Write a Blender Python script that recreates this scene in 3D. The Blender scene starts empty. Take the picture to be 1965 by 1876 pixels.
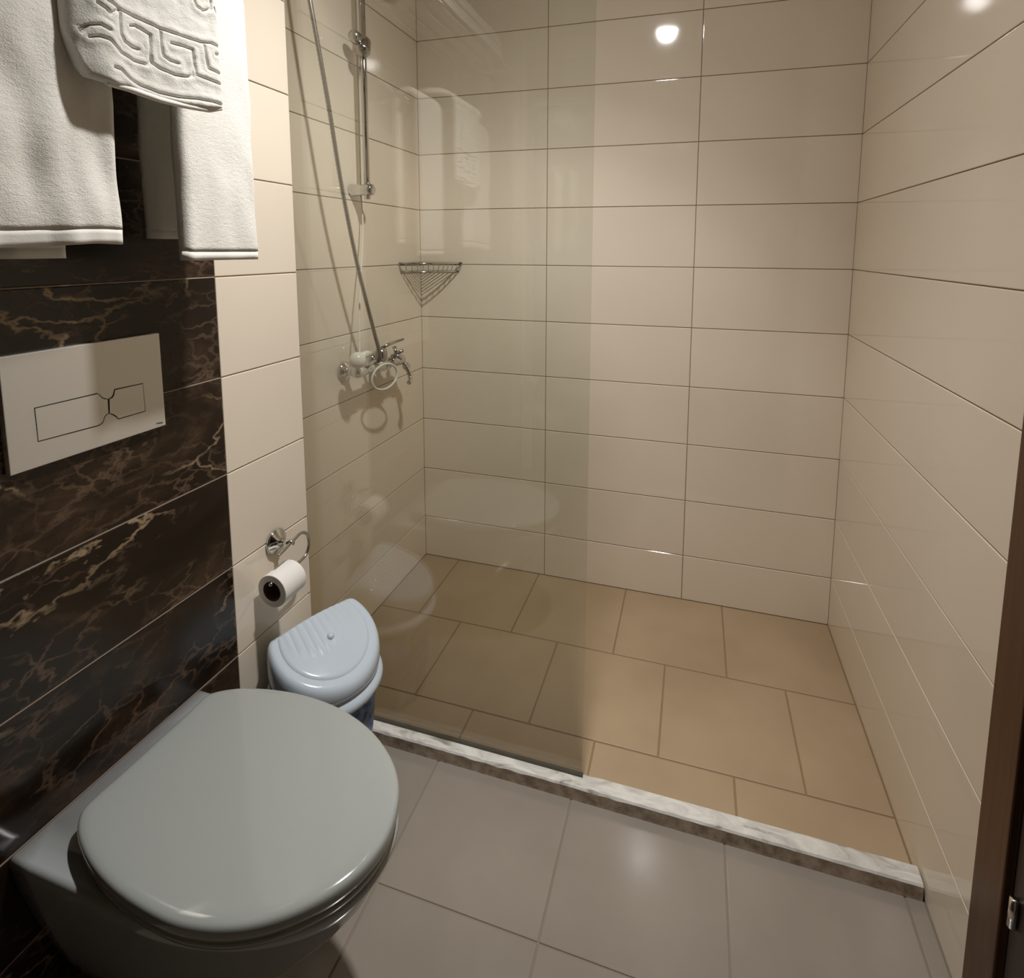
import bpy, bmesh, math, random
from mathutils import Vector, Matrix, noise
random.seed(7)
PI = math.pi
scene = bpy.context.scene
COL = scene.collection

# ------------------------------------------------------------------ camera
cam_d = bpy.data.cameras.new('camera'); cam = bpy.data.objects.new('camera', cam_d); COL.objects.link(cam)
cam_d.sensor_width = 36; cam_d.sensor_fit = 'HORIZONTAL'
cam_d.lens = 1055.8 / 1965 * 36
cam_d.shift_x = (982.5 - 1022.84) / 1965
cam_d.shift_y = (599.79 - 938.0) / 1965
cam_d.clip_start = 0.02
YAW, PITCH, ROLL = 0.2863, -0.1147, 0.0047
fwd = Vector((-math.sin(YAW) * math.cos(PITCH), math.cos(YAW) * math.cos(PITCH), math.sin(PITCH)))
rgt = Vector((math.cos(YAW), math.sin(YAW), 0)); upv = rgt.cross(fwd)
r2 = rgt * math.cos(ROLL) + upv * math.sin(ROLL); u2 = upv * math.cos(ROLL) - rgt * math.sin(ROLL)
M = Matrix((r2, u2, -fwd)).transposed().to_4x4(); M.translation = Vector((1.0973, -2.0699, 1.3397))
cam.matrix_world = M
scene.camera = cam

# ------------------------------------------------------------------ world, light, exposure
w = bpy.data.worlds.new('world'); scene.world = w; w.use_nodes = True
w.node_tree.nodes['Background'].inputs[0].default_value = (1.0, 0.93, 0.84, 1)
w.node_tree.nodes['Background'].inputs[1].default_value = 0.02
LIGHT = Vector((0.905, -1.08, 2.49))
sp = bpy.data.lights.new('downlight_bulb', 'SPOT'); spo = bpy.data.objects.new('downlight_bulb', sp); COL.objects.link(spo)
sp.energy = 77; sp.color = (1.0, 0.97, 0.93); sp.shadow_soft_size = 0.045
sp.spot_size = math.radians(176); sp.spot_blend = 0.08
spo.location = LIGHT
# the gimbal lamp is tipped towards the shower's left corner
spo.rotation_euler = Vector((-0.25, 0.17, -0.95)).to_track_quat('-Z', 'Y').to_euler()
# photometric profile of the reflector lamp: intensity against the cosine off its axis
sp.use_nodes = True; _nt = sp.node_tree; _em = _nt.nodes['Emission']
_tc2 = _nt.nodes.new('ShaderNodeTexCoord'); _sx = _nt.nodes.new('ShaderNodeSeparateXYZ'); _ab = _nt.nodes.new('ShaderNodeMath'); _ab.operation = 'ABSOLUTE'
_rp = _nt.nodes.new('ShaderNodeValToRGB'); _mu = _nt.nodes.new('ShaderNodeMath'); _mu.operation = 'MULTIPLY'; _mu.inputs[1].default_value = 2.6
_nt.links.new(_tc2.outputs['Normal'], _sx.inputs[0]); _nt.links.new(_sx.outputs[2], _ab.inputs[0]); _nt.links.new(_ab.outputs[0], _rp.inputs[0])
_el = _rp.color_ramp.elements
_pf = [(0.0, 0.05), (0.17, 0.07), (0.47, 0.13), (0.62, 0.25), (0.71, 0.50), (0.76, 0.78), (0.90, 1.45), (0.98, 1.62)]
while len(_el) < len(_pf): _el.new(0.5)
for _i, (_p, _v) in enumerate(_pf): _el[_i].position = _p; _el[_i].color = (_v / 2, _v / 2, _v / 2, 1)
_nt.links.new(_rp.outputs[0], _mu.inputs[0]); _nt.links.new(_mu.outputs[0], _em.inputs['Strength'])
scene.view_settings.view_transform = 'Standard'; scene.view_settings.look = 'None'
scene.view_settings.gamma = 1; scene.view_settings.use_curve_mapping = False
scene.view_settings.exposure = 0.0
scene.cycles.max_bounces = 10; scene.cycles.diffuse_bounces = 5; scene.cycles.transparent_max_bounces = 16
scene.cycles.caustics_reflective = False; scene.cycles.caustics_refractive = False

# ------------------------------------------------------------------ node helpers / materials
def s2l(c):
    c /= 255.0
    return c / 12.92 if c <= 0.04045 else ((c + 0.055) / 1.055) ** 2.4
def rgb(r, g, b): return (s2l(r), s2l(g), s2l(b), 1)

def base_mat(name, col, rough=0.4, metal=0.0, **kw):
    m = bpy.data.materials.new(name); m.use_nodes = True
    b = m.node_tree.nodes['Principled BSDF']
    b.inputs['Base Color'].default_value = col
    b.inputs['Roughness'].default_value = rough
    b.inputs['Metallic'].default_value = metal
    for k, v in kw.items(): b.inputs[k.replace('_', ' ')].default_value = v
    return m
def N(m, t, **props):
    n = m.node_tree.nodes.new(t)
    for k, v in props.items(): setattr(n, k, v)
    return n
def LK(m, a, b): m.node_tree.links.new(a, b)
def bsdf(m): return m.node_tree.nodes['Principled BSDF']

def noise_node(m, vec, scale, detail=3, rough=0.5, dist=0.0):
    n = N(m, 'ShaderNodeTexNoise'); n.inputs['Scale'].default_value = scale; n.inputs['Detail'].default_value = detail
    n.inputs['Roughness'].default_value = rough; n.inputs['Distortion'].default_value = dist
    LK(m, vec, n.inputs['Vector']); return n
def ramp(m, fac, stops):
    r = N(m, 'ShaderNodeValToRGB'); e = r.color_ramp.elements
    while len(e) < len(stops): e.new(0.5)
    for i, (p, c) in enumerate(stops): e[i].position = p; e[i].color = c
    LK(m, fac, r.inputs[0]); return r
def bump(m, h, strength, dist=0.001):
    b = N(m, 'ShaderNodeBump'); b.inputs['Strength'].default_value = strength; b.inputs['Distance'].default_value = dist
    LK(m, h, b.inputs['Height']); LK(m, b.outputs[0], bsdf(m).inputs['Normal']); return b
def position(m): return N(m, 'ShaderNodeNewGeometry').outputs['Position']
def mixc(m, fac, a, b, blend='MIX'):
    n = N(m, 'ShaderNodeMix', data_type='RGBA', blend_type=blend)
    for sock, v in ((n.inputs[0], fac), (n.inputs[6], a), (n.inputs[7], b)):
        if hasattr(v, 'links') or isinstance(v, bpy.types.NodeSocket): LK(m, v, sock)
        else: sock.default_value = v
    return n.outputs[2]

def tile_mat(name, c1, c2, rough, scale=3.0, bmp=0.05):
    m = base_mat(name, c1, rough, IOR=1.6)
    pos = position(m)
    n = noise_node(m, pos, scale, 4)
    oi = N(m, 'ShaderNodeObjectInfo')
    r = ramp(m, n.outputs[0], [(0.35, c1), (0.68, c2)])
    mul = N(m, 'ShaderNodeMapRange'); LK(m, oi.outputs['Random'], mul.inputs[0]); mul.inputs[3].default_value = 0.965; mul.inputs[4].default_value = 1.02
    c = mixc(m, 1.0, r.outputs[0], (1, 1, 1, 1), 'MULTIPLY')
    LK(m, mul.outputs[0], c.node.inputs[7])
    LK(m, c, bsdf(m).inputs['Base Color'])
    n2 = noise_node(m, pos, 9, 2)
    bump(m, n2.outputs[0], bmp, 0.002)
    return m

M_WALL = tile_mat('beige_glazed_tile', rgb(229, 217, 200), rgb(234, 223, 207), 0.06, 2.0, 0.03)
M_FLOOR = tile_mat('greige_floor_tile', rgb(134, 126, 117), rgb(144, 136, 127), 0.15, 3.5, 0.05)
M_SHOWER = tile_mat('tan_shower_tile', rgb(160, 139, 111), rgb(172, 151, 123), 0.46, 3.0, 0.2)
M_GROUT = base_mat('beige_grout', rgb(142, 124, 100), 0.9)
M_GROUT_D = base_mat('marble_grout', rgb(168, 150, 136), 0.8)
M_GROUT_F = base_mat('floor_grout', rgb(132, 122, 108), 0.9)
M_GROUT_S = base_mat('shower_grout', rgb(140, 118, 90), 0.9)
M_CEIL = base_mat('ceiling_paint', rgb(220, 214, 204), 0.8)

def dark_marble():
    m = base_mat('dark_emperador_marble', rgb(40, 28, 20), 0.2)
    oi = N(m, 'ShaderNodeObjectInfo'); pos = position(m)
    sc = N(m, 'ShaderNodeVectorMath', operation='SCALE'); LK(m, oi.outputs['Location'], sc.inputs[0]); sc.inputs['Scale'].default_value = 3.7
    ad = N(m, 'ShaderNodeVectorMath', operation='ADD'); LK(m, pos, ad.inputs[0]); LK(m, sc.outputs[0], ad.inputs[1])
    st = N(m, 'ShaderNodeMapping'); LK(m, ad.outputs[0], st.inputs[0]); st.inputs['Rotation'].default_value = (0.6, 0, 0); st.inputs['Scale'].default_value = (1, 0.7, 1.3)
    v = st.outputs[0]
    nz = noise_node(m, v, 7, 5, 0.6)
    wv = N(m, 'ShaderNodeVectorMath', operation='MULTIPLY_ADD'); LK(m, nz.outputs['Color'], wv.inputs[0]); wv.inputs[1].default_value = (0.16, 0.16, 0.16); LK(m, v, wv.inputs[2])
    def edge(scale, wdt):
        vo = N(m, 'ShaderNodeTexVoronoi', feature='DISTANCE_TO_EDGE'); vo.inputs['Scale'].default_value = scale; LK(m, wv.outputs[0], vo.inputs['Vector'])
        mr = N(m, 'ShaderNodeMapRange'); LK(m, vo.outputs[0], mr.inputs[0]); mr.inputs[1].default_value = 0; mr.inputs[2].default_value = wdt; mr.inputs[3].default_value = 1; mr.inputs[4].default_value = 0
        return mr.outputs[0]
    def mul(a, b):
        q = N(m, 'ShaderNodeMath', operation='MULTIPLY'); LK(m, a, q.inputs[0])
        if isinstance(b, float): q.inputs[1].default_value = b
        else: LK(m, b, q.inputs[1])
        return q.outputs[0]
    clouds = noise_node(m, v, 5, 6, 0.62, 0.6)
    basec = ramp(m, clouds.outputs[0], [(0.34, rgb(14, 9, 6)), (0.52, rgb(32, 22, 15)), (0.74, rgb(84, 64, 48))])
    mask = ramp(m, noise_node(m, v, 3.2, 3).outputs[0], [(0.50, (0, 0, 0, 1)), (0.68, (1, 1, 1, 1))])
    e1 = mul(edge(6.5, 0.030), mask.outputs[0])
    mask2 = ramp(m, noise_node(m, v, 9, 3).outputs[0], [(0.46, (0, 0, 0, 1)), (0.66, (1, 1, 1, 1))])
    e2 = mul(mul(edge(21, 0.09), mask2.outputs[0]), 0.62)
    mask3 = ramp(m, noise_node(m, v, 11, 5, 0.7, 1.2).outputs[0], [(0.66, (0, 0, 0, 1)), (0.80, (1, 1, 1, 1))])
    c = mixc(m, e2, basec.outputs[0], rgb(116, 94, 76))
    c = mixc(m, e1, c, rgb(176, 152, 122))
    c = mixc(m, mul(mask3.outputs[0], 0.6), c, rgb(150, 124, 98))
    LK(m, c, bsdf(m).inputs['Base Color'])
    return m
M_DARK = dark_marble()

def curb_marble():
    m = base_mat('white_curb_marble', rgb(210, 208, 203), 0.35)
    pos = position(m)
    mp = N(m, 'ShaderNodeMapping'); LK(m, pos, mp.inputs[0]); mp.inputs['Rotation'].default_value = (0, 0, 0.6); mp.inputs['Scale'].default_value = (1, 2.5, 1)
    n = noise_node(m, mp.outputs[0], 11, 6, 0.6, 1.2)
    r = ramp(m, n.outputs[0], [(0.34, rgb(140, 138, 132)), (0.43, rgb(192, 190, 185)), (0.62, rgb(218, 217, 213))])
    LK(m, r.outputs[0], bsdf(m).inputs['Base Color'])
    bump(m, noise_node(m, pos, 60, 4).outputs[0], 0.3, 0.002)
    return m
M_CURB = curb_marble()

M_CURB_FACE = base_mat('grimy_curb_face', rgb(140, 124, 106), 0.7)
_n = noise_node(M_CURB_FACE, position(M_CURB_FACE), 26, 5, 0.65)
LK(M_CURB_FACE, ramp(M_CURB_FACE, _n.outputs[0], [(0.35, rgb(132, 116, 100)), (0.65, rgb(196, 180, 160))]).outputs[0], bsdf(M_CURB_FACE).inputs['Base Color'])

def glass_mat():
    m = bpy.data.materials.new('shower_glass'); m.use_nodes = True
    nt = m.node_tree; nt.nodes.clear()
    out = N(m, 'ShaderNodeOutputMaterial'); mx = N(m, 'ShaderNodeMixShader')
    tr = N(m, 'ShaderNodeBsdfTransparent'); tr.inputs[0].default_value = (0.983, 0.992, 0.974, 1)
    gl = N(m, 'ShaderNodeBsdfGlossy'); gl.inputs['Roughness'].default_value = 0.008
    lw = N(m, 'ShaderNodeLayerWeight'); lw.inputs[0].default_value = 0.5
    p = N(m, 'ShaderNodeMath', operation='POWER'); LK(m, lw.outputs['Facing'], p.inputs[0]); p.inputs[1].default_value = 5
    ma = N(m, 'ShaderNodeMath', operation='MULTIPLY_ADD'); LK(m, p.outputs[0], ma.inputs[0]); ma.inputs[1].default_value = 0.94; ma.inputs[2].default_value = 0.072
    LK(m, ma.outputs[0], mx.inputs[0]); LK(m, tr.outputs[0], mx.inputs[1]); LK(m, gl.outputs[0], mx.inputs[2]); LK(m, mx.outputs[0], out.inputs[0])
    return m
M_GLASS = glass_mat()
M_GLASS_EDGE = base_mat('glass_edge', rgb(120, 140, 122), 0.15, 0.0)

M_CERAMIC = base_mat('white_ceramic', rgb(164, 169, 170), 0.09)
M_SEAT = base_mat('white_seat_plastic', rgb(158, 162, 160), 0.10)
M_CHROME = base_mat('chrome', (0.72, 0.72, 0.71, 1), 0.09, 1.0)
M_CHROME_D = base_mat('dull_chrome', (0.50, 0.49, 0.47, 1), 0.22, 1.0)
M_PLASTIC = base_mat('white_bin_plastic', rgb(190, 202, 214), 0.12)
M_WHITE = base_mat('white_plastic', rgb(225, 224, 215), 0.3)
M_PAPER = base_mat('toilet_paper', rgb(232, 230, 226), 0.9)
M_CARD = base_mat('cardboard_core', rgb(84, 56, 42), 0.9)
M_BLACK = base_mat('dark_gap', rgb(30, 28, 24), 0.6)
M_BRASS = base_mat('door_hinge_metal', (0.7, 0.66, 0.62, 1), 0.2, 1.0)

def brushed():
    m = base_mat('brushed_steel', rgb(226, 224, 218), 0.42, 0.7)
    mp = N(m, 'ShaderNodeMapping'); LK(m, position(m), mp.inputs[0]); mp.inputs['Scale'].default_value = (1, 400, 4)
    n = noise_node(m, mp.outputs[0], 3, 3); bump(m, n.outputs[0], 0.08, 0.0005)
    return m
M_STEEL = brushed()

def wood():
    m = base_mat('brown_door_wood', rgb(74, 42, 22), 0.42)
    mp = N(m, 'ShaderNodeMapping'); LK(m, position(m), mp.inputs[0]); mp.inputs['Scale'].default_value = (30, 30, 1.5)
    n = noise_node(m, mp.outputs[0], 2.5, 5, 0.6, 0.5)
    r = ramp(m, n.outputs[0], [(0.3, rgb(66, 38, 12)), (0.7, rgb(88, 52, 18))])
    LK(m, r.outputs[0], bsdf(m).inputs['Base Color']); return m
M_WOOD = wood()

def terry(name, c):
    m = base_mat(name, c, 0.95)
    b = bsdf(m); b.inputs['Sheen Weight'].default_value = 0.25; b.inputs['Sheen Roughness'].default_value = 0.6
    mp = N(m, 'ShaderNodeMapping'); LK(m, position(m), mp.inputs[0]); mp.inputs['Scale'].default_value = (1, 0.8, 1.25)
    n = noise_node(m, mp.outputs[0], 520, 3, 0.7); n2 = noise_node(m, mp.outputs[0], 120, 3, 0.6)
    ad = N(m, 'ShaderNodeMath', operation='MULTIPLY_ADD'); LK(m, n2.outputs[0], ad.inputs[0]); ad.inputs[1].default_value = 0.9; LK(m, n.outputs[0], ad.inputs[2])
    bump(m, ad.outputs[0], 0.55, 0.0022)
    return m
M_TERRY = terry('white_terry', rgb(238, 236, 229))
M_TERRY2 = terry('white_mat_terry', rgb(228, 227, 221))
M_HEM = terry('towel_hem', rgb(242, 240, 234)); M_HEM.node_tree.nodes['Bump'].inputs['Strength'].default_value = 0.15

def bin_body_mat():
    m = base_mat('blue_bin_plastic', rgb(62, 82, 112), 0.3)
    n = noise_node(m, position(m), 38, 4, 0.6)
    r = ramp(m, n.outputs[0], [(0.38, rgb(44, 70, 122)), (0.62, rgb(122, 148, 186))])
    LK(m, r.outputs[0], bsdf(m).inputs['Base Color']); return m
M_BLUE = bin_body_mat()

def hose_mat():
    m = base_mat('hose_metal', (0.40, 0.39, 0.36, 1), 0.28, 1.0)
    return m
M_HOSE = hose_mat()
M_LAMP = bpy.data.materials.new('lamp_glass'); M_LAMP.use_nodes = True
_e = N(M_LAMP, 'ShaderNodeEmission'); _e.inputs[0].default_value = (1, 0.94, 0.85, 1); _e.inputs[1].default_value = 60
LK(M_LAMP, _e.outputs[0], M_LAMP.node_tree.nodes['Material Output'].inputs[0])

# ------------------------------------------------------------------ object helpers
def link(name, me, m=None, parent=None, loc=None):
    o = bpy.data.objects.new(name, me); COL.objects.link(o)
    if m is not None and not me.materials: me.materials.append(m)
    if parent: o.parent = parent
    if loc is not None: o.location = loc
    return o
def mesh_from(bm, name, smooth=False):
    bmesh.ops.recalc_face_normals(bm, faces=bm.faces)
    me = bpy.data.meshes.new(name); bm.to_mesh(me); bm.free()
    if smooth: me.shade_smooth()
    return me
def empty(name, loc=(0, 0, 0), parent=None):
    o = bpy.data.objects.new(name, None); COL.objects.link(o); o.location = loc; o.empty_display_size = 0.05
    if parent: o.parent = parent
    return o
def tag(o, label, cat, group=None):
    o['label'] = label; o['category'] = cat
    if group: o['group'] = group
    return o
def struct(o): o['kind'] = 'structure'; return o
def part(root, name, bm, m, smooth=False, label=None):
    """mesh given in world space, parented to root whose base sits at root.location"""
    me = mesh_from(bm, name, smooth) if isinstance(bm, bmesh.types.BMesh) else bm
    o = link(name, me, m, root)
    o.matrix_parent_inverse = Matrix.Identity(4)
    q = root; off = Vector((0, 0, 0))
    while q: off += q.location; q = q.parent
    me.transform(Matrix.Translation(-off))
    if label: o['label'] = label
    return o
def box_bm(x0, x1, y0, y1, z0, z1, bev=0.0, seg=2):
    bm = bmesh.new(); bmesh.ops.create_cube(bm, size=1)
    for v in bm.verts:
        v.co = Vector(((x0 + x1) / 2 + v.co.x * (x1 - x0), (y0 + y1) / 2 + v.co.y * (y1 - y0), (z0 + z1) / 2 + v.co.z * (z1 - z0)))
    if bev: bmesh.ops.bevel(bm, geom=bm.edges[:], offset=bev, segments=seg, profile=0.6, affect='EDGES')
    return bm
def frames(pts):
    pts = [Vector(p) for p in pts]; out = []; prev = None
    for i, p in enumerate(pts):
        t = (pts[min(i + 1, len(pts) - 1)] - pts[max(i - 1, 0)]).normalized()
        if prev is None:
            a = Vector((0, 0, 1)) if abs(t.z) < 0.9 else Vector((1, 0, 0))
            n = t.cross(a).normalized()
        else:
            n = (prev - t * prev.dot(t)).normalized()
        prev = n; out.append((p, n, t.cross(n)))
    return out
def tube(bm, pts, r, seg=12, closed=False, cap=True):
    P_ = [Vector(p) for p in pts]
    rr = r if isinstance(r, (list, tuple)) else [r] * len(P_)
    fr = frames(P_); rings = []
    for (p, n, b), q in zip(fr, rr):
        rings.append([bm.verts.new(p + (n * math.cos(2 * PI * k / seg) + b * math.sin(2 * PI * k / seg)) * q) for k in range(seg)])
    for i in range(len(rings) - (0 if closed else 1)):
        a, c = rings[i], rings[(i + 1) % len(rings)]
        for k in range(seg): bm.faces.new((a[k], a[(k + 1) % seg], c[(k + 1) % seg], c[k]))
    if cap and not closed:
        bm.faces.new(rings[0][::-1]); bm.faces.new(rings[-1])
    return bm
def spline(pts, n=8):
    P_ = [Vector(p) for p in pts]; out = []
    for i in range(len(P_) - 1):
        p0, p1, p2, p3 = P_[max(i - 1, 0)], P_[i], P_[i + 1], P_[min(i + 2, len(P_) - 1)]
        for k in range(n):
            t = k / n
            out.append(0.5 * ((2 * p1) + (p2 - p0) * t + (2 * p0 - 5 * p1 + 4 * p2 - p3) * t * t + (3 * p1 - p0 - 3 * p2 + p3) * t ** 3))
    out.append(P_[-1]); return out
def lathe(bm, prof, centre, axis, seg=32):
    """prof: list of (radius, distance along axis)"""
    axis = Vector(axis).normalized(); a = Vector((0, 0, 1)) if abs(axis.z) < 0.9 else Vector((1, 0, 0))
    n = axis.cross(a).normalized(); b = axis.cross(n); c = Vector(centre); rings = []
    for r, d in prof:
        if r < 1e-6: rings.append([bm.verts.new(c + axis * d)])
        else: rings.append([bm.verts.new(c + axis * d + (n * math.cos(2 * PI * k / seg) + b * math.sin(2 * PI * k / seg)) * r) for k in range(seg)])
    for A, B in zip(rings, rings[1:]):
        if len(A) == 1 and len(B) == 1: continue
        for k in range(seg):
            j = (k + 1) % seg
            if len(A) == 1: bm.faces.new((A[0], B[j], B[k]))
            elif len(B) == 1: bm.faces.new((A[k], A[j], B[0]))
            else: bm.faces.new((A[k], A[j], B[j], B[k]))
    return bm
def loft(bm, rings, cap0=True, cap1=True):
    R = [[bm.verts.new(Vector(p)) for p in r] for r in rings]
    n = len(R[0])
    for A, B in zip(R, R[1:]):
        for k in range(n): bm.faces.new((A[k], A[(k + 1) % n], B[(k + 1) % n], B[k]))
    if cap0: bm.faces.new(R[0][::-1])
    if cap1: bm.faces.new(R[-1])
    return bm

_tc = {}
def tile_mesh(wd, ht, dp, m, soft=0.0022):
    key = (round(wd, 4), round(ht, 4), round(dp, 4), m.name)
    if key in _tc: return _tc[key]
    bm = bmesh.new(); rings = []
    for ins, z in ((0, 0), (0, dp - soft * 0.45), (soft * 0.25, dp - soft * 0.18), (soft * 0.6, dp - soft * 0.04), (soft, dp)):
        rings.append([(ins, ins, z), (wd - ins, ins, z), (wd - ins, ht - ins, z), (ins, ht - ins, z)])
    loft(bm, rings)
    me = mesh_from(bm, 'tile'); me.materials.append(m); _tc[key] = me
    return me
def place_tile(parent, wd, ht, dp, m, corner, ux, uy, name='tile'):
    """corner = lower-left corner on the backing plane, ux/uy in-plane axes; the tile grows along ux x uy"""
    o = bpy.data.objects.new(name, tile_mesh(wd, ht, dp, m)); COL.objects.link(o)
    ux, uy = Vector(ux), Vector(uy); nz = ux.cross(uy)
    mt = Matrix((ux, uy, nz)).transposed().to_4x4()
    # a hair of lippage, as hand-laid tiles have
    mt.translation = Vector(corner) + nz * random.uniform(-0.0002, 0.0002)
    o.matrix_world = mt
    o.parent = parent
    return o

# ------------------------------------------------------------------ room dimensions
X = 1.6014            # right wall
XT = 0.1099           # face of the boxed-out wall behind the toilet
YG = -0.8775          # where that boxing ends
YS = -1.1314          # marble / beige seam
YF = -2.75            # wall behind the camera
H = 2.5
Z0, HR = 0.1773, 0.22
G = 0.0026            # joint width
D = 0.0022            # tile standing proud of the grout
zrows = [-0.0013] + [Z0 + k * HR for k in range(11)] + [H]

# ---- floor -------------------------------------------------------
floor = struct(link('floor', mesh_from(box_bm(-0.1, X + 0.1, YF - 0.1, 0.1, -0.12, -0.0022), 'floor'), M_GROUT_F))
xs = [0.1383, 0.4949, 0.8516, 1.2083, 1.565]; FW = 0.3567
xs_all = [XT] + xs + [X]
ys_all = [-0.8835, -1.1799, -1.5366, -1.8933, -2.25, -2.6067, YF]
for i in range(len(xs_all) - 1):
    for j in range(len(ys_all) - 1):
        x0, x1 = xs_all[i], xs_all[i + 1]; y1, y0 = ys_all[j], ys_all[j + 1]
        g = 0.0032
        place_tile(floor, x1 - x0 - g, y1 - y0 - g, D, M_FLOOR, (x0 + g / 2, y0 + g / 2, -0.0022), (1, 0, 0), (0, 1, 0), 'floor_tile')
# shower tray floor : staggered tiles
shower_floor = struct(link('shower_floor', mesh_from(box_bm(-0.02, X + 0.02, -0.845, 0.02, -0.012, -0.0019), 'shower_floor'), M_GROUT_S))
rows = [(-0.3674, 0.0, 0.160), (-0.7096, -0.3674, -0.030), (-0.845, -0.7096, 0.160)]
for y0, y1, off in rows:
    e = [off + 0.3597 * k for k in range(0, 6)]
    e = [0.0] + [v for v in e if 0.02 < v < X - 0.02] + [X]
    for x0, x1 in zip(e, e[1:]):
        g = 0.0046
        place_tile(shower_floor, x1 - x0 - g, y1 - y0 - g, D - 0.0002, M_SHOWER, (x0 + g / 2, y0 + g / 2, -0.0019), (1, 0, 0), (0, 1, 0), 'shower_floor_tile')

# ---- back wall -----------------------------------------------------
wb = struct(link('wall_back', mesh_from(box_bm(-0.12, X + 0.12, D, 0.12, -0.02, H), 'wall_back'), M_GROUT))
xc = [0.0, 0.5416, 1.0911, X]
for z0, z1 in zip(zrows, zrows[1:]):
    for a, b in zip(xc, xc[1:]):
        a += 0 if a == 0 else G / 2; b -= 0 if b == X else G / 2
        place_tile(wb, b - a, z1 - z0 - G, D, M_WALL, (a, D, z0 + G / 2), (1, 0, 0), (0, 0, 1))
# ---- shower left wall (recess) ------------------------------------
wl = struct(link('wall_shower_left', mesh_from(box_bm(-0.12, -D, YG - 0.1, D, -0.02, H), 'wall_shower_left'), M_GROUT))
for z0, z1 in zip(zrows, zrows[1:]):
    place_tile(wl, -YG - G / 2, z1 - z0 - G, D, M_WALL, (-D, YG + G / 2, z0 + G / 2), (0, 1, 0), (0, 0, 1))
# ---- boxed-out left wall ------------------------------------------
wt = struct(link('wall_left', mesh_from(box_bm(-0.12, XT - D, YF - 0.1, YG - 0.009, -0.02, H), 'wall_left'), M_GROUT))
for z0, z1 in zip(zrows, zrows[1:]):
    place_tile(wt, (YG - YS) - G, z1 - z0 - G, D, M_WALL, (XT - D, YS + G / 2, z0 + G / 2), (0, 1, 0), (0, 0, 1))
zr2 = [0.0, 0.2255] + zrows[2:]
for z in zr2[1:-1]:
    g_ = link('grout_line', mesh_from(box_bm(XT - D, XT - 0.0004, -2.30, YS - 0.001, z - G / 2 + 0.0002, z + G / 2 - 0.0002), 'grout_line'), M_GROUT_D); g_.parent = wt
for z0, z1 in zip(zr2, zr2[1:]):
    place_tile(wt, (YS + 2.30) - G * .5, z1 - z0 - G * 1.2, D, M_DARK, (XT - D, -2.30 + G / 2, z0 + G * .6), (0, 1, 0), (0, 0, 1), 'marble_tile')
    place_tile(wt, (-2.30 - YF) - G, z1 - z0 - G, D, M_DARK, (XT - D, YF + G / 2, z0 + G / 2), (0, 1, 0), (0, 0, 1), 'marble_tile')  # marble carried on out of view to darken the rear of the room
# return face of the boxing, looking into the shower
wr = struct(link('wall_return', mesh_from(box_bm(0.0, XT - 0.0005, YG - 0.009, YG - D, 0.0, H), 'wall_return'), M_GROUT))
for z0, z1 in zip(zrows, zrows[1:]):
    place_tile(wr, XT - 0.002, z1 - z0 - G, D, M_WALL, (XT - 0.001, YG - D, z0 + G / 2), (-1, 0, 0), (0, 0, 1))
# ---- right wall ---------------------------------------------------
YD = -1.068
wrt = struct(link('wall_right', mesh_from(box_bm(X + D, X + 0.12, YF - 0.1, D, -0.02, H), 'wall_right'), M_GROUT))
for z0, z1 in zip(zrows, zrows[1:]):
    place_tile(wrt, -YD - G, z1 - z0 - G, D, M_WALL, (X + D, 0, z0 + G / 2), (0, -1, 0), (0, 0, 1))
    place_tile(wrt, (-2.02 - YF) - G, z1 - z0 - G, D, M_WALL, (X + D, -2.02 - G / 2, z0 + G / 2), (0, -1, 0), (0, 0, 1))
# ---- wall behind the camera, ceiling ------------------------------
wf = struct(link('wall_front', mesh_from(box_bm(-0.12, X + 0.12, YF - 0.12, YF - D, -0.02, H), 'wall_front'), M_GROUT))
for z0, z1 in zip(zrows, zrows[1:]):
    for a, b in ((X, 1.05), (1.05, 0.5), (0.5, XT)):
        place_tile(wf, a - b - G, z1 - z0 - G, D, M_WALL, (a - G / 2, YF - D, z0 + G / 2), (-1, 0, 0), (0, 0, 1))
struct(link('ceiling', mesh_from(box_bm(-0.12, X + 0.12, YF - 0.12, 0.12, H, H + 0.08), 'ceiling'), M_CEIL))

# ------------------------------------------------------------------ ceiling downlight
dl = tag(empty('ceiling_light', (LIGHT.x, LIGHT.y, H)), 'small round recessed ceiling downlight seen mirrored in the glossy back wall', 'light')
bm = bmesh.new(); lathe(bm, [(0.052, 0.0), (0.075, 0.0), (0.072, 0.006), (0.054, 0.007), (0.052, 0.0)], (LIGHT.x, LIGHT.y, H), (0, 0, -1), 40)
part(dl, 'rim', bm, M_CHROME_D, True)
bm = bmesh.new(); lathe(bm, [(0.0, 0.003), (0.052, 0.003)], (LIGHT.x, LIGHT.y, H), (0, 0, -1), 40)
part(dl, 'lens', bm, M_LAMP, False, 'bright glowing lens')

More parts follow.
